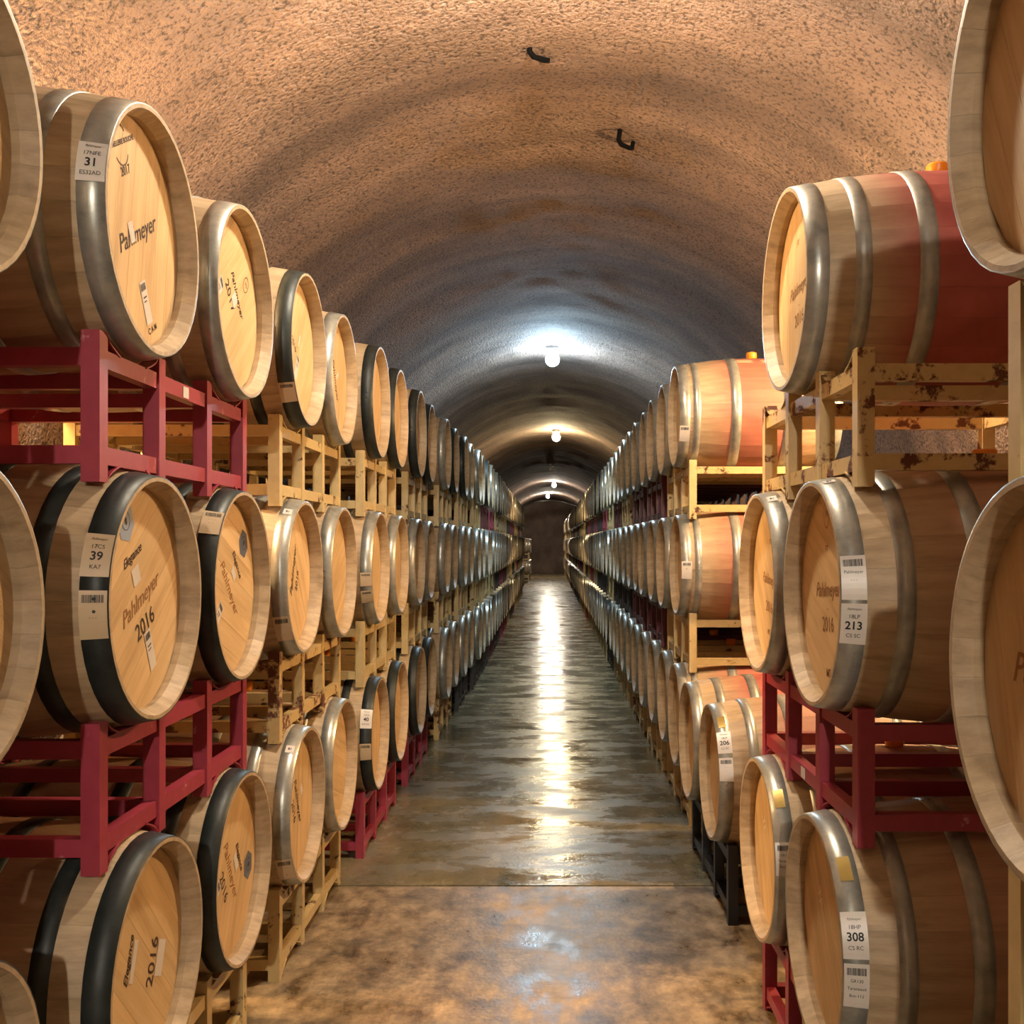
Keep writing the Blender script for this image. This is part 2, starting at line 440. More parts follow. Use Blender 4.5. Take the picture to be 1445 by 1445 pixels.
def bung_mesh():
    pr = [(.026, -.012), (.030, .004), (.033, .010), (.033, .034), (.029, .039), (0, .039)]
    V = []; F = []; sg = 14
    for r, z in pr:
        for i in range(sg): V.append((r*math.cos(2*PI*i/sg), r*math.sin(2*PI*i/sg), RB+z))
    for k in range(len(pr)-1):
        for i in range(sg):
            j = (i+1) % sg; F.append((k*sg+i, k*sg+j, (k+1)*sg+j, (k+1)*sg+i))
    me = me_from('bung', V, F, M_BUNG); sharp(me); return me
BUNG_ME = bung_mesh()
def far_mesh(hm, seg=22):
    mb = MB()
    v, f = lathe([(REC, .277), (.0, .290), (0, .300), (.10, rad(.1)), (.22, rad(.22)), (.36, rad(.36)), (.475, RB), (.6, rad(.6)), (.76, rad(.76)), (L, .300), (L, .29), (L-REC, .277)], seg); mb.add(v, f, 0)
    v, f = disc(REC, .278, seg, True); mb.add(v, f, 2)
    v, f = disc(L-REC, .278, seg, False); mb.add(v, f, 2)
    for a0, a1 in HOOPS+[(L-q, L-p) for p, q in HOOPS]:
        v, f = lathe([(a0, rad(a0)-.001), (a0, rad(a0)+.0025), (a1, rad(a1)+.0025), (a1, rad(a1)-.001)], seg); mb.add(v, f, 1)
    me = mb.mesh('far_barrel', [M_BODY, hm, M_HEAD], True); sharp(me); return me
FAR_ME = {'galv': far_mesh(M_GALV), 'black': far_mesh(M_BLACK_HOOP)}

# ------------------------------------------------------------------ lettering
def text_uv(body, size, shear=0.0, bold=0.0):
    cu = bpy.data.curves.new('t', 'FONT'); cu.body = body; cu.size = size; cu.align_x = 'CENTER'; cu.align_y = 'CENTER'
    cu.shear = shear; cu.offset = bold; cu.resolution_u = 3; cu.space_line = .95
    o = bpy.data.objects.new('t', cu); C.objects.link(o)
    dg = bpy.context.evaluated_depsgraph_get(); dg.update()
    me = bpy.data.meshes.new_from_object(o.evaluated_get(dg))
    V = [(v.co.x, v.co.y) for v in me.vertices]; F = [tuple(p.vertices) for p in me.polygons]
    bpy.data.objects.remove(o); bpy.data.curves.remove(cu); bpy.data.meshes.remove(me)
    return V, F
def rects_uv(rs):
    V = []; F = []
    for u0, u1, v0, v1 in rs:
        n = len(V); V += [(u0, v0), (u1, v0), (u1, v1), (u0, v1)]; F.append((n, n+1, n+2, n+3))
    return V, F
def barcode_uv(cu, cv, w, h):
    rs = []; x = cu-w/2; rnd = random.Random(int(1000*(cv+1)))
    while x < cu+w/2-.001:
        b_ = rnd.choice((.0008, .0012, .002)); rs.append((x, min(x+b_, cu+w/2), cv-h/2, cv+h/2)); x += b_+rnd.choice((.0007, .0012))
    return rects_uv(rs)
def patch_uv(u0, u1, v0, v1, n=8):
    V = []; F = []
    for i in range(n+1):
        v = v0+(v1-v0)*i/n; V += [(u0, v), (u1, v)]
    for i in range(n): F.append((2*i, 2*i+1, 2*i+3, 2*i+2))
    return V, F
# map (u along +x world, v up around the hoop, on the side facing the near end of the aisle) into barrel-local coordinates
def hoop_map(side, a_mid, theta):
    def f(u, v, lift):
        a = a_mid+(u if side > 0 else -u)
        r = rad(min(max(a, 0), L))+lift; t = theta+v/RH
        x, y, z = a-L/2, -r*math.cos(t), r*math.sin(t)
        return (x, y, z) if side > 0 else (x, -y, z)
    return f
def head_map(side, roll):
    def f(u, v, lift):
        c, s = math.cos(roll), math.sin(roll)
        u, v = u*c-v*s, u*s+v*c
        # reader's right is -y for heads facing -x (local frame is the same for both rows)
        return (REC-L/2-.004-lift, -u, v)
    return f
def put(name, uvf, mp, lift, mat, parent, loc=(0, 0, 0)):
    V, F = uvf
    me = me_from(name, [mp(u, v, lift) for u, v in V], F, mat, smooth=False)
    return mesh_obj(name, me, parent, loc)
def shift(uvf, du, dv, rot=0.0):
    c, s = math.cos(rot), math.sin(rot)
    return [(u*c-v*s+du, u*s+v*c+dv) for u, v in uvf[0]], uvf[1]
def merge(*parts):
    V = []; F = []
    for v, f in parts:
        n = len(V); V += list(v); F += [tuple(i+n for i in q) for q in f]
    return V, F
LIFT = .0042
def number_sticker(b, side, th, l1, num, l3, w=.060, h=.092, paper=None, head='Pahlmeyer'):
    mp = hoop_map(side, .031, math.radians(th))
    s = put('number_sticker', patch_uv(-w/2, w/2, -h/2, h/2), mp, LIFT, paper or M_PAPER, b, (0, 0, RB))
    s['label'] = 'white sticker printed with the number '+num
    t = merge(shift(text_uv(l1, .0135), 0, .018), shift(text_uv(num, .027, 0, .0006), 0, -.004), shift(text_uv(l3, .013), 0, -.028),
              shift(text_uv(head, .008, .4), 0, .036))
    put('printed_text', t, mp, LIFT+.0006, M_INK, s)
    return s
def barcode_sticker(b, side, th, lines=('', '', ''), w=.058, h=.092, paper=None):
    mp = hoop_map(side, .031, math.radians(th))
    s = put('barcode_sticker', patch_uv(-w/2, w/2, -h/2, h/2), mp, LIFT, paper or M_PAPER_TAN, b, (0, 0, RB))
    s['label'] = 'paper sticker with a barcode'
    parts = [barcode_uv(0, h*.33, w*.78, h*.16)]
    for i, l in enumerate(lines):
        if l: parts.append(shift(text_uv(l, .0105), 0, h*(.12-.17*i)))
    put('printed_text', merge(*parts), mp, LIFT+.0006, M_INK, s)
def foil_sticker(b, side, th):
    mp = hoop_map(side, .031, math.radians(th))
    s = put('foil_sticker', patch_uv(-.016, .016, -.032, .032), mp, LIFT, M_FOIL, b, (0, 0, RB)); s['label'] = 'small gold foil sticker'
def small_sticker(b, side, th, v=.018):
    mp = hoop_map(side, .031, math.radians(th))
    s = put('tag_sticker', patch_uv(-.016, .016, -v, v), mp, LIFT, M_PAPER, b, (0, 0, RB))
    put('printed_text', shift(text_uv('B1', .014, 0, .0005), 0, 0), mp, LIFT+.0006, M_INK, s)
def ring_uv(r, t, a0=0, a1=2*PI, n=28, sy=1.0):
    V = []; F = []
    for i in range(n+1):
        a = a0+(a1-a0)*i/n; V += [((r-t/2)*math.cos(a), (r-t/2)*math.sin(a)*sy), ((r+t/2)*math.cos(a), (r+t/2)*math.sin(a)*sy)]
    for i in range(n): F.append((2*i, 2*i+1, 2*i+3, 2*i+2))
    return V, F
def hexa_uv(cu, cv, w, h):
    p = [(0, h/2), (w/2, h/4), (w/2, -h/4), (0, -h/2), (-w/2, -h/4), (-w/2, h/4)]
    return [(cu+a, cv+c) for a, c in p], [tuple(range(5, -1, -1))]
def head_print(b, side, roll, items, mat=None):
    """items: (kind, ...) laid out on the head, rolled with the barrel"""
    mp = head_map(side, math.radians(roll))
    def mark(name, uvf): put(name, uvf, mp, .0008, mat or M_BURN, b, (0, 0, RB))
    for it in items:
        k = it[0]
        if k == 'text': mark('printed_lettering', shift(text_uv(it[1], it[2], it[5] if len(it) > 5 else 0, .0005), it[3], it[4]))
        elif k == 'emblem':
            cu, cv = it[1], it[2]
            mark('printed_emblem', merge(shift(ring_uv(.042, .003, .5, 2.7), cu, cv), shift(ring_uv(.042, .003, 3.6, 5.7), cu, cv-.01),
                    shift(text_uv('TONNELLERIE BOUCHE', .0165, 0, .0005), cu, cv)))
        elif k == 'oval':
            mark('printed_emblem', merge(shift(ring_uv(it[3], .0025, sy=1.5), it[1], it[2]), shift(text_uv('W', it[3]*1.1, .3), it[1], it[2])))
        elif k == 'hex':
            s = put('hexagon_sticker', hexa_uv(it[1], it[2], .085, .10), mp, .0008, it[3], b, (0, 0, RB))
            put('printed_emblem', merge(shift(ring_uv(.022, .002), it[1], it[2]+.004), hexa_uv(it[1], it[2]+.004, .012, .022)), mp, .0014, M_INK, s)
        elif k == 'white':
            put('blank_sticker', rects_uv([(it[1]-it[3]/2, it[1]+it[3]/2, it[2]-it[4]/2, it[2]+it[4]/2)]), mp, .0012, M_PAPER, b, (0, 0, RB))
        elif k == 'slip':
            u, v = it[1], it[2]
            s = put('paper_slip', rects_uv([(u-.02, u+.02, v-.055, v+.055)]), mp, .0012, M_PAPER, b, (0, 0, RB))
            put('printed_text', merge(barcode_uv(u, v+.04, .032, .018), rects_uv([(u-.012, u+.010, v+.012, v+.016), (u-.012, u+.006, v+.002, v+.005)])), mp, .0018, M_INK, s)

# ------------------------------------------------------------------ barrels
rng = random.Random(21)
PITCH = .908; ZC0 = .630
FARV, FARG = [], []
def barrel(side, xf, y, zc, hoop, detail, label, group, stain=.35, tint=1.0, hs=0, roll=None):
    """side +1: right of the aisle (head faces -x); -1: left.  xf: |x| of the front chime"""
    x = side*(xf+L/2)
    loc = (x, y, zc-RB)
    rz = 0 if side > 0 else PI
    sd = rng.uniform(0, 50)
    roll = rng.uniform(0, PI) if roll is None else math.radians(roll)
    def setp(o, t=1.0):
        o['seed'] = sd+rng.uniform(0, 3); o['tint'] = tint*t; o['stain'] = stain
    if detail == 'far':
        o = mesh_obj('wine_barrel', FAR_ME[hoop], None, loc); o.rotation_euler = (0, 0, rz); setp(o)
        # a mesh of its own axis: lift to the axis height
        o.location = (x, y, zc)
        tag(o, label, 'barrel', group); return o
    b = empty('wine_barrel', loc, rz); tag(b, label, 'barrel', group)
    if detail == 'near':
        ph = rng.uniform(0, 1)
        for i in range(26):
            s = mesh_obj('stave', STAVE_ME, b, (0, 0, RB)); s.rotation_euler = ((i+ph)*2*PI/26, 0, 0); setp(s, rng.uniform(.96, 1.03))
        h = mesh_obj('head', HEAD_ME, b, (0, 0, RB)); setp(h)
        for me in BOARD_ME:
            k = mesh_obj('head_board', me, h); setp(k, rng.uniform(.94, 1.04)); k.rotation_euler = (roll, 0, 0)
    else:
        k = mesh_obj('barrel_body', BODY_ME, b, (0, 0, RB)); setp(k); k.rotation_euler = (rng.choice((0, PI/2)), 0, 0)
        h = mesh_obj('head', HEAD_ME, b, (0, 0, RB)); setp(h)
        if detail == 'mid':
            for me in BOARD_ME:
                k = mesh_obj('head_board', me, h); setp(k, rng.uniform(.94, 1.04)); k.rotation_euler = (roll, 0, 0)
        else: h.rotation_euler = (rng.choice((0, PI/2)), 0, 0)
    h = mesh_obj('head', HEADB_ME, b, (0, 0, RB)); setp(h)
    for me in HOOP_ME[(hoop, hs if hoop == 'galv' else 0)]:
        k = mesh_obj('hoop', me, b, (0, 0, RB)); k.rotation_euler = (rng.choice((0, .5, 1, 1.5))*PI, 0, 0)
    mesh_obj('bung', BUNG_ME, b, (0, 0, RB))
    return b

# ------------------------------------------------------------------ racks  (local: front plane at x = 0 going +x into the stack, y along the aisle, z from feet)
T = .022
POSTS = (-.55, -.19, .19, .55)
ZR = ((.042, .084), (.268, .310)); PTOP = .350; DEPTH = .78
def rack_piece_meshes(mat, cut=0.0):
    zt = (ZR[1][0]-cut, ZR[1][1]-cut); ptop = PTOP-cut
    d = {}
    d['post'] = box_me('post', (-T, T, -T, T, 0.0, ptop), mat)
    d['rail'] = [box_me('rail', (-.016, .016, -.55, .55, z0, z1), mat) for z0, z1 in (ZR[0], zt)]
    d['tube'] = [box_me('cross_tube', (0.023, DEPTH-.023, -.018, .018, z0, z1), mat) for z0, z1 in (ZR[0], zt)]
    # curved cradle plate: from the post end down to the rail, leaning towards the barrel
    def cradle(up):
        V = []; F = []; n = 5
        for i in range(n+1):
            t = i/n; yy = T+.078*t
            zz = (ptop-(ptop-zt[1])*(t**.6)) if up else (0+(ZR[0][0])*(t**.6))
            V += [(-.02, yy, zz), (.02, yy, zz), (.02, yy, zz-.004 if up else zz+.004), (-.02, yy, zz-.004 if up else zz+.004)]
        for i in range(n):
            for k in range(4): F.append((4*i+k, 4*i+(k+1) % 4, 4*i+4+(k+1) % 4, 4*i+4+k))
        F += [(3, 2, 1, 0), (4*n, 4*n+1, 4*n+2, 4*n+3)]
        return me_from('cradle_plate', V, F, mat, smooth=False)
    d['cr'] = [cradle(False), cradle(True)]
    return d
RP = {}
def rack_pieces(color, cut=0.0):
    k = (color, cut)
    if k not in RP: RP[k] = rack_piece_meshes(RACKM[color], cut)
    return RP[k]
RJ = {}
def rack_joined(color):
    if color not in RJ:
        mb = MB()
        for px in (0, DEPTH):
            for py in POSTS: mb.box(px-T, px+T, py-T, py+T, 0, PTOP)
            for z0, z1 in ZR: mb.box(px-.016, px+.016, -.55, .55, z0, z1)
        for py in POSTS:
            for z0, z1 in ZR: mb.box(.023, DEPTH-.023, py-.018, py+.018, z0, z1)
        RJ[color] = mb.mesh('barrel_rack', [RACKM[color]])
    return RJ[color]
def rack(side, xf, yc, zb, color, detail, label, group=None, cut=0.0):
    x = side*(xf+.085); rz = 0 if side > 0 else PI
    if detail == 'far':
        o = mesh_obj('barrel_rack', rack_joined(color), None, (x, yc, zb)); o.rotation_euler = (0, 0, rz)
        return tag(o, label, 'rack', group)
    r = empty('barrel_rack', (x, yc, zb), rz); tag(r, label, 'rack', group)
    p = rack_pieces(color, cut)
    for px in (0, DEPTH):
        for i, py in enumerate(POSTS):
            mesh_obj('post', p['post'], r, (px, py, 0))
            for up in (0, 1):
                c = mesh_obj('cradle_plate', p['cr'][up], r, (px, py, 0))
                if i % 2: c.scale = (1, -1, 1)
        for m in p['rail']: mesh_obj('rail', m, r, (px, 0, 0))
    for py in POSTS:
        for m in p['tube']: mesh_obj('cross_tube', m, r, (0, py, 0))
    return r
def plate_tag(r, side, y, z):
    m = box_me('maker_plate', (-.018, -.016, y-.022, y+.022, z-.016, z+.016), M_PAPER)
    mesh_obj('maker_plate', m, r)['label'] = 'small pale metal plate'

TIER = ('bottom', 'middle', 'top')
HN = {'galv': 'galvanized', 'black': 'black'}
def zc(k): return ZC0+k*PITCH
DY = .37
# ---------------- left row
# stack: (centre y, x of chime, hoops for near col b/m/t, hoops for far col b/m/t, rack colours floor/lower/upper, detail)
LEFT = [
 (1.40, 1.02, ('black','galv','galv'), ('black','galv','galv'), ('cream','red','red'), 'near'),
 (2.925, .97, ('black','black','galv'), ('black','black','galv'), ('cream','red','red'), 'near'),
 (4.475, .965, ('galv','galv','black'), ('galv','galv','galv'), ('cream','rusty','cream'), 'mid'),
 (6.00, .92, ('black','galv','black'), ('black','galv','black'), ('red','cream','cream'), 'mid'),
 (7.62, .91, ('black','galv','black'), ('black','galv','black'), ('red','cream','cream'), 'plain'),
 (9.27, .875, ('galv','galv','galv'), ('galv','galv','black'), ('rusty','cream','cream'), 'plain'),
 (10.75, .84, ('galv','galv','black'), ('galv','galv','galv'), ('black','cream','cream'), 'plain'),
 (12.25, .80, ('galv','galv','galv'), ('galv','galv','galv'), ('black','cream','cream'), 'plain'),
]
STACKN = ('beside the camera end', 'over the crimson racks')
names = {}
ROW_L, ROW_R = 'the row with black-hooped barrels', 'the row with red-stained barrels'
ORD = 'first second third fourth fifth sixth seventh eighth ninth tenth eleventh twelfth thirteenth fourteenth fifteenth sixteenth seventeenth eighteenth nineteenth twentieth'.split()
ORD += ['twenty-'+q for q in ORD[:9]]+['thirtieth']+['thirty-'+q for q in ORD[:9]]
CN = {'red': 'crimson', 'cream': 'cream', 'rusty': 'rust-streaked cream', 'black': 'black', 'maroon': 'dark maroon'}
NF = ('nearer', 'farther')
def far_label(side, n, ci, k, h):
    """n-th stack past the stack with barrel 40 (left) or past the low stack with barrel 206 (right)"""
    ref = 'past barrel 40' if side < 0 else 'past barrel 206, red-stained row'
    return '%s-hooped oak barrel, %s tier, %s of %s stack %s' % (HN[h], TIER[k], ('first', 'second')[ci], ORD[n-1], ref)
def rack_label(side, n, k, c):
    ref = 'past barrel 40' if side < 0 else 'past barrel 206, red-stained row'
    return '%s steel rack under the %s tier, %s stack %s' % (CN[c], TIER[k], ORD[n-1], ref)
def who(side, si, ci, k):
    return names.get((side, si, ci, k))
# individual labels of the near things, by what is on them and what they rest on
names.update({
 (-1,0,0,0): 'black-hooped oak barrel on the floor rack at the end of the black-hooped row',
 (-1,0,0,1): 'galvanized-hooped oak barrel, middle tier, at the end of the black-hooped row',
 (-1,0,0,2): 'galvanized-hooped oak barrel, top tier, at the end of the black-hooped row',
 (-1,0,1,0): 'red-brown rimmed oak barrel on the bottom tier next before the barrel under barrel 39',
 (-1,0,1,1): 'dark orange oak barrel with wide chime, middle tier, next before barrel 39',
 (-1,0,1,2): 'pale oak barrel with small oval brand, top tier, next before barrel 31',
 (-1,1,0,0): 'black-hooped oak barrel with torn white sticker on its head, below barrel 39',
 (-1,1,0,1): 'black-hooped oak barrel with sticker number 39 and pale blue hexagon sticker',
 (-1,1,0,2): 'galvanized-hooped oak barrel with sticker number 31 on the crimson rack',
 (-1,1,1,0): 'black-hooped oak barrel with slate hexagon sticker on the bottom tier behind barrel 39',
 (-1,1,1,1): 'black-hooped oak barrel with slate hexagon sticker, middle tier, right after barrel 39',
 (-1,1,1,2): 'galvanized-hooped oak barrel with amber head on the crimson rack, right after barrel 31',
 (-1,2,0,0): 'oak barrel with small white tag, bottom tier, just past the crimson racks',
 (-1,2,0,1): 'galvanized-hooped oak barrel with small white tag, middle tier, first past the crimson racks',
 (-1,2,0,2): 'black-hooped oak barrel, tan sticker low on its hoop, top tier past the crimson rack',
 (-1,2,1,0): 'galvanized-hooped oak barrel on the bottom tier just before barrel 40',
 (-1,2,1,1): 'galvanized-hooped oak barrel, middle tier, second past the crimson racks',
 (-1,2,1,2): 'galvanized-hooped oak barrel, top tier, second past the crimson rack',
 (-1,3,0,0): 'black-hooped oak barrel with sticker number 40 above the crimson floor rack',
 (-1,3,0,1): 'galvanized-hooped oak barrel with two pale stickers, middle tier, straight above barrel 40',
 (-1,3,0,2): 'black-hooped oak barrel on the top tier straight above barrel 40',
 (-1,3,1,0): 'black-hooped oak barrel on the bottom tier just past barrel 40',
 (-1,3,1,1): 'galvanized-hooped oak barrel, middle tier, one past the column of barrel 40',
 (-1,3,1,2): 'black-hooped oak barrel on the top tier, one past the column of barrel 40',
})
BL = {}
for si, (yc, xf, ha, hb, rc, det) in enumerate(LEFT):
    for ci, hs in ((0, ha), (1, hb)):
        y = yc+(-DY, DY)[ci]
        for k in range(3):
            h = hs[k]
            lab = who(-1, si, ci, k)
            grp = None
            if not lab:
                lab = far_label(-1, si-3, ci, k, h); grp = 'barrels of '+ROW_L+' past barrel 40'
            t = {0: 1.02, 1: .98}.get(si, rng.uniform(.92, 1.06))
            if si == 0: t = .86
            BL[(si, ci, k)] = barrel(-1, xf+rng.uniform(-.008, .008), y, zc(k), h, det, lab, grp, stain=rng.uniform(.1, .45), tint=t)
    for k in range(3):
        w_ = ('floor', 'lower', 'upper')[k]
        cn = CN[rc[k]]; grp = 'barrel racks of '+ROW_L
        verb = ('on the floor', 'under the middle tier', 'under the top tier')[k]
        lab = rack_label(-1, si-3, k, rc[k]) if si > 3 else '%s steel barrel rack %s %s' % (cn, verb, ('ending the black-hooped row', 'holding barrels 39 and 31', 'between barrels 39 and 40', 'with black-hooped barrel 40')[si])
        r = rack(-1, xf, yc, k*PITCH, rc[k], 'near' if yc < 10 else 'far', lab, grp)
        if si == 1 and k == 2: plate_tag(r, -1, .0, ZR[1][0]+.02)
# ---------------- right row
names.update({
 (1,0,0,0): 'oak barrel on the floor rack at the end of the red-stained row',
 (1,0,0,1): 'oak barrel, middle tier, at the end of the red-stained row',
 (1,0,0,2): 'oak barrel, top tier, at the end of the red-stained row',
 (1,0,1,0): 'oak barrel on the bottom tier next before barrel 308',
 (1,0,1,1): 'broad tan oak barrel head with engraved script, middle tier, next before barrel 213',
 (1,0,1,2): 'broad pale oak barrel head with no lettering, top tier, next before the deep red barrel',
 (1,1,0,0): 'oak barrel with sticker number 308 under the crimson rack',
 (1,1,0,1): 'oak barrel with sticker number 213 and orange bung',
 (1,1,1,0): 'oak barrel with barcode sticker on its hoop, bottom tier, right after barrel 308',
 (1,1,1,1): 'galvanized-hooped oak barrel, middle tier, right after barrel 213',
 (1,2,0,0): 'oak barrel with sticker number 206 on the black floor rack',
 (1,2,1,0): 'oak barrel with black smudges and wine stain, right after barrel 206',
 (1,3,0,0): 'oak barrel on the bottom tier beneath the pink-bellied barrels',
 (1,3,0,1): 'pink-bellied oak barrel with small hoop sticker, middle tier, past barrel 206',
 (1,3,0,2): 'pink-bellied oak barrel with cream paper strip near its bung, top tier',
})
RIGHT = [
 (1.13, .70, ('cream', 'cream', 'cream'), 'near', .35),
 (3.14, .71, ('red', 'red', 'rusty'), 'near', .5),
 (5.05, .72, ('black',), 'near', .55),
 (6.62, .765, ('cream', 'cream', 'cream'), 'near', .6),
 (8.10, .765, ('cream', 'maroon', 'maroon'), 'plain', .4),
 (9.58, .765, ('rusty', 'maroon', 'maroon'), 'plain', .4),
 (11.06, .765, ('cream', 'black', 'cream'), 'plain', .4),
 (12.54, .765, ('cream', 'black', 'maroon'), 'plain', .4),
]
BR = {}
for si, (yc, xf, rc, det, st) in enumerate(RIGHT):
    for ci in (0, 1):
        y = yc+(-DY, DY)[ci]
        for k in range(len(rc)):
            if si == 1 and k == 2: continue
            z = zc(k)-(.065 if si == 0 else 0)
            d_ = det if not (si == 3 and ci == 1) else 'plain'
            lab = who(1, si, ci, k); grp = None
            if not lab:
                lab = far_label(1, si-2, ci, k, 'galv'); grp = 'barrels of '+ROW_R+' past barrel 206'
            stn = {(3, 0): .75, (1, 0): .35, (2, 1): .9}.get((si, ci), st)
            BR[(si, ci, k)] = barrel(1, xf+rng.uniform(-.008, .008), y, z, 'galv', d_, lab, grp, stain=stn, tint=1.0 if si else .93, hs=1 if si == 3 else 0)
    for k in range(len(rc)):
        cn = CN[rc[k]]; grp = 'barrel racks of '+ROW_R
        verb = ('on the floor', 'under the middle tier', 'under the top tier')[k]
        lab = rack_label(1, si-2, k, rc[k]) if si > 3 else '%s steel barrel rack %s %s' % (cn, verb, ('ending the red-stained row', 'below the wine-red barrel', 'carrying barrel 206', 'with the pink-bellied barrels')[si])
        zb = k*PITCH; cut = 0.0
        if si == 0: cut = .065 if k == 0 else 0.0; zb = zb-(.065 if k else 0)
        r = rack(1, xf, yc, zb, rc[k], 'near' if yc < 10 else 'far', lab, grp, cut)
        if si == 1 and k == 1: plate_tag(r, 1, .0, ZR[0][0]+.02)
BR['deep'] = barrel(1, .715, 3.14, zc(2), 'galv', 'near', 'oak barrel with deep wine-red belly alone on the rust-streaked cream rack', None, stain=1.0, tint=.97, roll=3)

# ---------------- far stacks on both sides
stuffB = MB(); stuffR = MB()
def stuff_add(mb, me, x, y, z, rz, mat_off):
    n = len(mb.v); s = -1 if rz else 1
    mb.v += [(s*v.co.x+x, s*v.co.y+y, v.co.z+z) for v in me.vertices]
    for p in me.polygons: mb.f.append(tuple(i+n for i in p.vertices)); mb.m.append(p.material_index+mat_off)
FARC = ['cream', 'cream', 'rusty', 'maroon', 'cream', 'black', 'red']
def far_stack(side, yc, xf, n, tiers=3, stuff=False, part=''):
    for k in range(tiers):
        for ci in (0, 1):
            h = 'galv' if rng.random() < (.8 if side > 0 else .6) else 'black'
            y = yc+(-DY, DY)[ci]
            if stuff: stuff_add(stuffB, FAR_ME['galv'], side*(xf+L/2), y, zc(k), side < 0, 0); continue
            lab = far_label(side, n, ci, k, h) if not part else '%s-hooped oak barrel, %s tier, %s of %s stack %s' % (HN[h], TIER[k], ('first', 'second')[ci], ORD[n-1], part)
            barrel(side, xf+rng.uniform(-.01, .01), y, zc(k), h, 'far', lab, 'barrels of '+(ROW_L+' past barrel 40' if side < 0 else ROW_R+' past barrel 206'), stain=.3, tint=rng.uniform(.9, 1.06))
        c = rng.choice(FARC)
        if side < 0 and abs(yc-15.3) < .9 and k == 2: c = 'red'
        if stuff: stuff_add(stuffR, rack_joined('cream'), side*(xf+.085), yc, k*PITCH, side < 0, 0); continue
        rack(side, xf, yc, k*PITCH, c, 'far', rack_label(side, n, k, c) if not part else '%s steel rack under the %s tier, %s stack %s' % (CN[c], TIER[k], ORD[n-1], part), 'barrel racks of '+(ROW_L if side < 0 else ROW_R))
y = 13.78; n = 5
while y < 33: far_stack(-1, y, .79, n); y += 1.53; n += 1
for n, y in ((1, 44.2), (2, 45.7)): far_stack(-1, y, .80, n, 2, part='past the far gap')
y = 14.02; n = 6
while y < 56:
    far_stack(1, y, .765, n, stuff=y > 42.5); y += 1.48; n += 1
if stuffB.v:
    o = mesh_obj('distant_wine_barrels', stuffB.mesh('distant_wine_barrels', [M_BODY, M_GALV, M_HEAD], True))
    o['seed'] = 3.0; o['tint'] = 1.0; o['stain'] = .3
    tag(o, 'stacked oak barrels at the far end of the red-stained row by the end wall', 'barrel', None, 'stuff')
    o = mesh_obj('distant_barrel_racks', stuffR.mesh('distant_barrel_racks', [M_CREAM]))
    tag(o, 'cream racks under the farthest barrels by the end wall', 'rack', None, 'stuff')

# ------------------------------------------------------------------ stickers and brands on the near barrels
P = 'Pahlmeyer'
def brand(y0=0.0, year='2016', sz=.052): return [('text', P, sz, 0, y0, .35), ('text', year, .046, 0, y0-.075)]
b = BL[(1, 0, 2)]
number_sticker(b, -1, 13, '17NFE', '31', 'ES32AD', paper=M_PAPER)
head_print(b, -1, 29, [('emblem', 0, .215), ('text', '2017', .030, 0, .150), ('text', P, .060, 0, 0, .35), ('white', -.035, .012, .03, .05), ('slip', -.03, -.165), ('text', 'C A M', .022, -.02, -.238)])
b = BL[(1, 0, 1)]
number_sticker(b, -1, 21, '17CS', '39', 'KA7', h=.098, paper=M_PAPER_TAN)
barcode_sticker(b, -1, -4, ('', '- - -', ''), h=.105)
head_print(b, -1, 25, [('hex', 0, .205, M_HEX), ('text', 'Elegance', .034, 0, .115, .35), ('white', 0, .062, .045, .045)])
head_print(b, -1, 25, [('text', P, .058, 0, -.005, .35)], M_BURN2)
head_print(b, -1, 25, [('text', '2016', .062, 0, -.075), ('slip', .0, -.150)])
b = BL[(1, 1, 1)]
barcode_sticker(b, -1, 40, ('- - - -', '- - -', ''), h=.085)
head_print(b, -1, -48, [('hex', 0, .20, M_HEX2), ('text', 'Elegance', .034, 0, .10, .35), ('white', 0, .055, .045, .03), ('slip', -.01, -.15)])
head_print(b, -1, -48, [('text', P, .055, 0, -.01, .35)], M_BURN2)
b = BL[(1, 1, 2)]
head_print(b, -1, -50, [('text', 'Pahlmeyer', .04, 0, .06, .35), ('text', '2017', .055, -.03, -.01), ('white', 0, .025, .04, .05), ('slip', -.1, -.10), ('oval', .02, .17, .022)])
b = BL[(1, 0, 0)]
head_print(b, -1, 68, [('text', 'Elegance', .034, 0, .085, .35), ('white', 0, .055, .10, .024), ('text', '2016', .062, 0, -.075), ('white', .01, -.125, .09, .05)])
b = BL[(1, 1, 0)]
head_print(b, -1, -62, [('hex', .13, .14, M_HEX2), ('text', 'Elegance', .034, .03, .08, .35), ('white', .02, .045, .06, .03), ('text', '2016', .055, 0, -.085), ('slip', -.04, -.16)])
head_print(b, -1, -62, [('text', P, .055, 0, -.01, .35)], M_BURN2)
b = BL[(2, 0, 2)]
barcode_sticker(b, -1, -41, ('- - -', '', ''), h=.085)
head_print(b, -1, -30, [('white', 0, .05, .015, .055), ('slip', .02, -.07), ('text', '2016', .04, -.06, -.02)])
b = BL[(2, 0, 1)]
small_sticker(b, -1, 56); barcode_sticker(b, -1, -38, ('- - -', '', '1'), h=.12)
head_print(b, -1, 70, [('text', P, .05, .02, .02, .35), ('text', '2016', .045, 0, -.05), ('white', -.1, .07, .05, .02)])
b = BL[(2, 0, 0)]
small_sticker(b, -1, 55); barcode_sticker(b, -1, -38, ('- - -', '', '16'), h=.12)
head_print(b, -1, -65, [('text', P, .05, .0, .02, .35), ('text', '2016', .05, 0, -.05), ('white', 0, .09, .04, .03), ('white', -.05, -.10, .05, .03)])
b = BL[(2, 1, 2)]; head_print(b, -1, -60, [('text', P, .05, 0, 0, .35), ('white', 0, .05, .02, .06)])
b = BL[(3, 0, 0)]
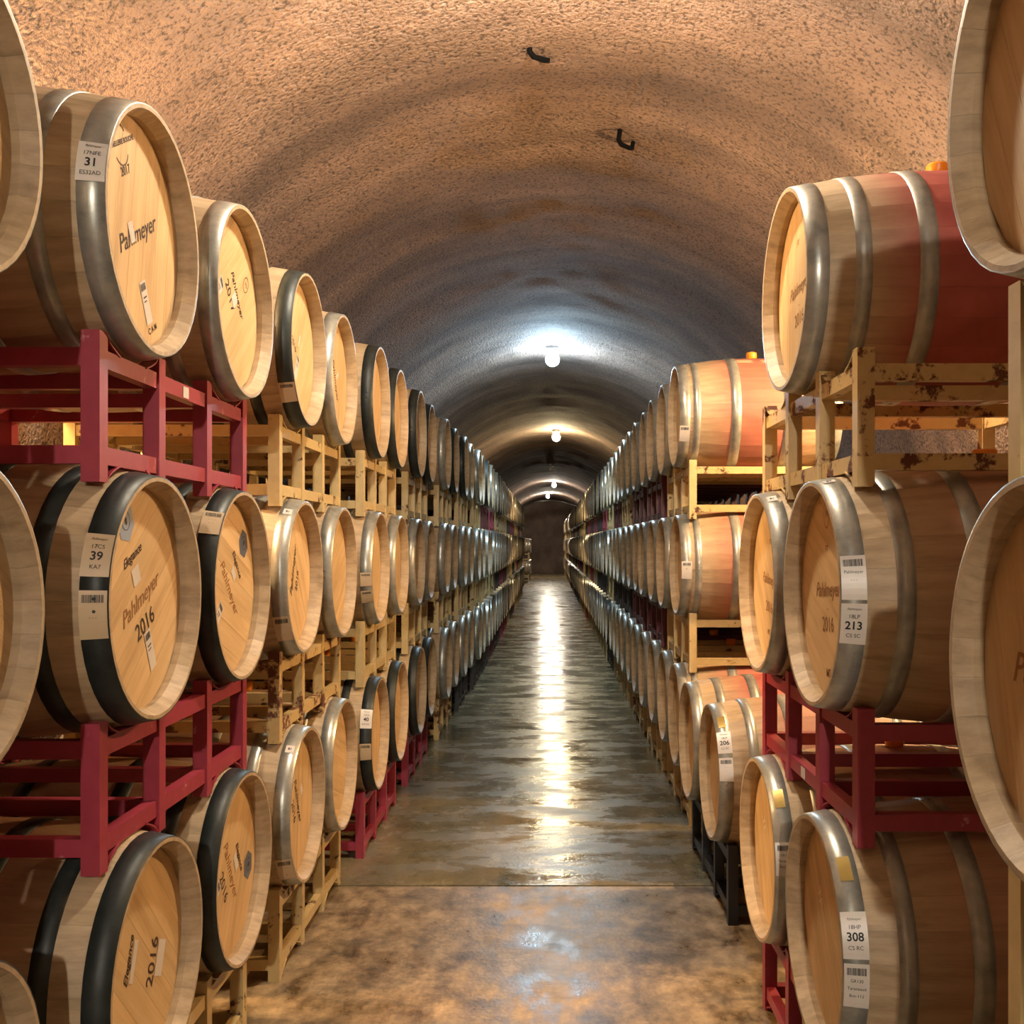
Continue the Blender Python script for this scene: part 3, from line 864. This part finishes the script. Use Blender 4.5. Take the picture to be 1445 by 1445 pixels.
number_sticker(b, -1, 24, '17CS', '40', 'KA7SC', h=.098); barcode_sticker(b, -1, -8, ('- - -', '', ''), h=.085)
b = BL[(3, 0, 1)]; barcode_sticker(b, -1, -10, ('- -', '-', ''), h=.07); barcode_sticker(b, -1, -28, ('- -', '', '1'), h=.07)
b = BL[(3, 1, 2)]; head_print(b, -1, 10, [('white', -.06, .06, .02, .07), ('white', -.06, -.04, .02, .05)])
b = BL[(0, 1, 2)]; head_print(b, -1, 20, [('oval', .15, .10, .022), ('text', 'Austin', .04, .12, .0)], M_BURN)
b = BR[(1, 0, 1)]
barcode_sticker(b, 1, 10, ('Pahlmeyer', '- - -', ''), h=.105, paper=M_PAPER)
number_sticker(b, 1, -11, '18LP', '213', 'CS SC', h=.098)
small_sticker(b, 1, 74, .012)
head_print(b, 1, 3, [('oval', 0, .215, .025), ('text', 'FT', .026, 0, .12), ('text', '-', .03, 0, -.04), ('text', '2016', .056, 0, -.085), ('text', 'MT', .03, 0, -.215)], M_BURN2)
head_print(b, 1, 3, [('text', P, .056, 0, .01, .35)], M_BURN2)
b = BR[(1, 1, 1)]
small_sticker(b, 1, 66, .02)
head_print(b, 1, -4, [('text', 'FT', .024, 0, .14), ('text', P, .052, 0, .01, .35), ('text', '2016', .052, 0, -.085), ('text', 'MT', .026, 0, -.17)], M_BURN2)
b = BR['deep']
head_print(b, 1, 3, [('text', 'Pahlmeyer', .054, 0, .01, .35), ('text', '-', .03, 0, -.04), ('text', '2016', .056, 0, -.085), ('text', 'FT', .026, 0, .15), ('text', 'MT', .03, 0, -.2)], M_BURN2)
b = BR[(1, 0, 0)]
foil_sticker(b, 1, 48); number_sticker(b, 1, 18, '18HP', '308', 'CS RC', h=.105)
barcode_sticker(b, 1, -4, ('GR130', 'Taransaud', 'Bot-112'), h=.105, paper=M_PAPER)
head_print(b, 1, -55, [('text', 'TF', .05, -.10, -.05)], M_CHALK)
b = BR[(1, 1, 0)]
foil_sticker(b, 1, 46); barcode_sticker(b, 1, 10, ('GR130', 'Taransaud', 'Bot-112'), h=.10, paper=M_PAPER)
head_print(b, 1, -55, [('text', 'TF', .05, -.10, -.05)], M_CHALK)
b = BR[(2, 0, 0)]
foil_sticker(b, 1, 56); number_sticker(b, 1, 36, '18LP', '206', 'CS SC', h=.098); barcode_sticker(b, 1, 14, ('- - -', '- -', '-'), h=.095, paper=M_PAPER)
b = BR[(3, 0, 2)]; barcode_sticker(b, 1, -26, ('- -', '', ''), h=.095, paper=M_PAPER)
b = BR[(3, 0, 1)]; barcode_sticker(b, 1, -4, ('- -', '', '-'), h=.10, paper=M_PAPER)
b = BR[(0, 1, 1)]
head_print(b, 1, 0, [('oval', -.02, .20, .03), ('text', P, .07, -.02, .0, .35), ('text', '2016', .056, 0, -.1)], M_BURN2)
# cream strip on the pink barrel
mp = hoop_map(1, .475, math.radians(62))
put('paper_strip', patch_uv(-.12, .12, -.022, .022, 3), mp, .002, M_PAPER_TAN, BR[(3, 0, 2)], (0, 0, RB))

# ------------------------------------------------------------------ lamps
def sphere_vf(c, r, nu=16, nv=10, zs=1.0):
    V = [(c[0], c[1], c[2]+r*zs)]; F = []
    for j in range(1, nv):
        a = PI*j/nv
        for i in range(nu): V.append((c[0]+r*math.sin(a)*math.cos(2*PI*i/nu), c[1]+r*math.sin(a)*math.sin(2*PI*i/nu), c[2]+r*math.cos(a)*zs))
    V.append((c[0], c[1], c[2]-r*zs))
    for i in range(nu): F.append((0, 1+i, 1+(i+1) % nu))
    for j in range(nv-2):
        for i in range(nu):
            a = 1+j*nu+i; b_ = 1+j*nu+(i+1) % nu; F.append((a, a+nu, b_+nu, b_))
    e = len(V)-1; o = 1+(nv-2)*nu
    for i in range(nu): F.append((o+i, e, o+(i+1) % nu))
    return V, F
def rev(pr, sg=18):
    V = []; F = []
    for r, z in pr:
        for i in range(sg): V.append((r*math.cos(2*PI*i/sg), r*math.sin(2*PI*i/sg), z))
    for k in range(len(pr)-1):
        for i in range(sg):
            j = (i+1) % sg; F.append((k*sg+i, (k+1)*sg+i, (k+1)*sg+j, k*sg+j))
    return V, F
LLAB = ['warm globe lamp on the vault above the row ends', 'warm globe lamp on the vault above barrel 40', 'cool blue-white globe lamp, first in view along the vault',
        'yellow globe lamp on the vault, next past the blue-white one', 'unlit globe lamp on the vault', 'warm globe lamp on the vault past the unlit one', 'yellow-white globe lamp closest to the end wall']
for (ly, lx, st, col), lab in zip(LAMPS, LLAB):
    zt = ZS+math.sqrt(HW**2-(lx-XC)**2)+.03
    r = empty('ceiling_lamp', (lx, ly, zt)); tag(r, lab, 'lamp', None)
    v, f = rev([(.0, .03), (.085, .03), (.09, -.07), (.075, -.10), (.068, -.12), (0, -.12)]); mesh_obj('lamp_base', me_from('lamp_base', v, f, M_FIX), r); sharp(r.children[0].data)
    v, f = sphere_vf((0, 0, -.20), .085); mesh_obj('globe', me_from('globe', v, f, emis('lamp_glass', col, st*1.0) if st else plain('unlit_glass', lin(216, 216, 210), .2)), r)
for sd_, ly, st in WALL_LAMPS:
    x = XC+sd_*(HW-.30); z = 2.72
    r = empty('wall_lamp', (x, ly, z)); tag(r, 'bare warm wall bulb behind the top barrels of '+(ROW_L if sd_ < 0 else ROW_R), 'lamp')
    mesh_obj('bracket', box_me('bracket', (min(0, sd_*.30), max(0, sd_*.30), -.03, .03, -.08, -.04), M_FIX), r)
    v, f = rev([(.0, -.06), (.03, -.06), (.03, -.01), (0, -.01)]); mesh_obj('socket', me_from('socket', v, f, M_FIX), r)
    v, f = sphere_vf((0, 0, .04), .06); mesh_obj('bulb', me_from('bulb', v, f, emis('warm_bulb', (1.0, .62, .29), st)), r)

# ------------------------------------------------------------------ iron anchors in the vault, cable at the far end
def anchor(name, px, py, d, lab, rot):
    x = (px-775)/1445*d; z = CAM_Z+(766-py)/1445*d
    # slide along the ray until it meets the vault
    t = 1.0
    for _ in range(200):
        if math.hypot(x*t-XC, CAM_Z+(z-CAM_Z)*t-ZS) > HW-.03: break
        t += .01
    p = Vector((x*t, d*t, CAM_Z+(z-CAM_Z)*t))
    nrm = Vector((XC-p.x, 0, ZS-p.z)).normalized()
    cu = bpy.data.curves.new(name, 'CURVE'); cu.dimensions = '3D'; cu.bevel_depth = .014; cu.bevel_resolution = 2; cu.use_fill_caps = True
    sp = cu.splines.new('POLY')
    tx = Vector((math.cos(rot), math.sin(rot)*.9, 0)); tx = (tx-nrm*tx.dot(nrm)).normalized()
    pts = [p-nrm*.05, p+nrm*.03, p+nrm*.045+tx*.03, p+nrm*.03+tx*.12, p+nrm*.02+tx*.15, p-nrm*.02+tx*.155]
    sp.points.add(len(pts)-1)
    for q, c in zip(sp.points, pts): q.co = (*c, 1)
    o = bpy.data.objects.new(name, cu); C.objects.link(o)
    dg = bpy.context.evaluated_depsgraph_get(); me = bpy.data.meshes.new_from_object(o.evaluated_get(dg))
    bpy.data.objects.remove(o); me.materials.clear(); me.materials.append(M_IRON)
    tag(mesh_obj(name, me), lab, 'hook')
anchor('anchor_hook', 747, 64, 4.0, 'black iron anchor hook in the vault crown', 1.0)
anchor('anchor_hook', 874, 190, 4.5, 'black iron anchor hook on the vault, on the side of the red-stained row', 1.0)
cu = bpy.data.curves.new('cable', 'CURVE'); cu.dimensions = '3D'; cu.bevel_depth = .035; sp = cu.splines.new('POLY')
pts = []
for i in range(13):
    u = -1.9+3.8*i/12; pts.append((u+XC, 51.5+.3*math.sin(i), ZS+math.sqrt(HW*HW-u*u)-.16-.25*math.sin(PI*i/12)*(.6 if i % 2 else .5)))
sp.points.add(len(pts)-1)
for q, c in zip(sp.points, pts): q.co = (*c, 1)
o = bpy.data.objects.new('cable', cu); C.objects.link(o); cu.materials.append(M_CABLE)
dg = bpy.context.evaluated_depsgraph_get(); me = bpy.data.meshes.new_from_object(o.evaluated_get(dg)); bpy.data.objects.remove(o)
tag(mesh_obj('cable', me), 'black cable slung across the vault before the end wall', 'cable')
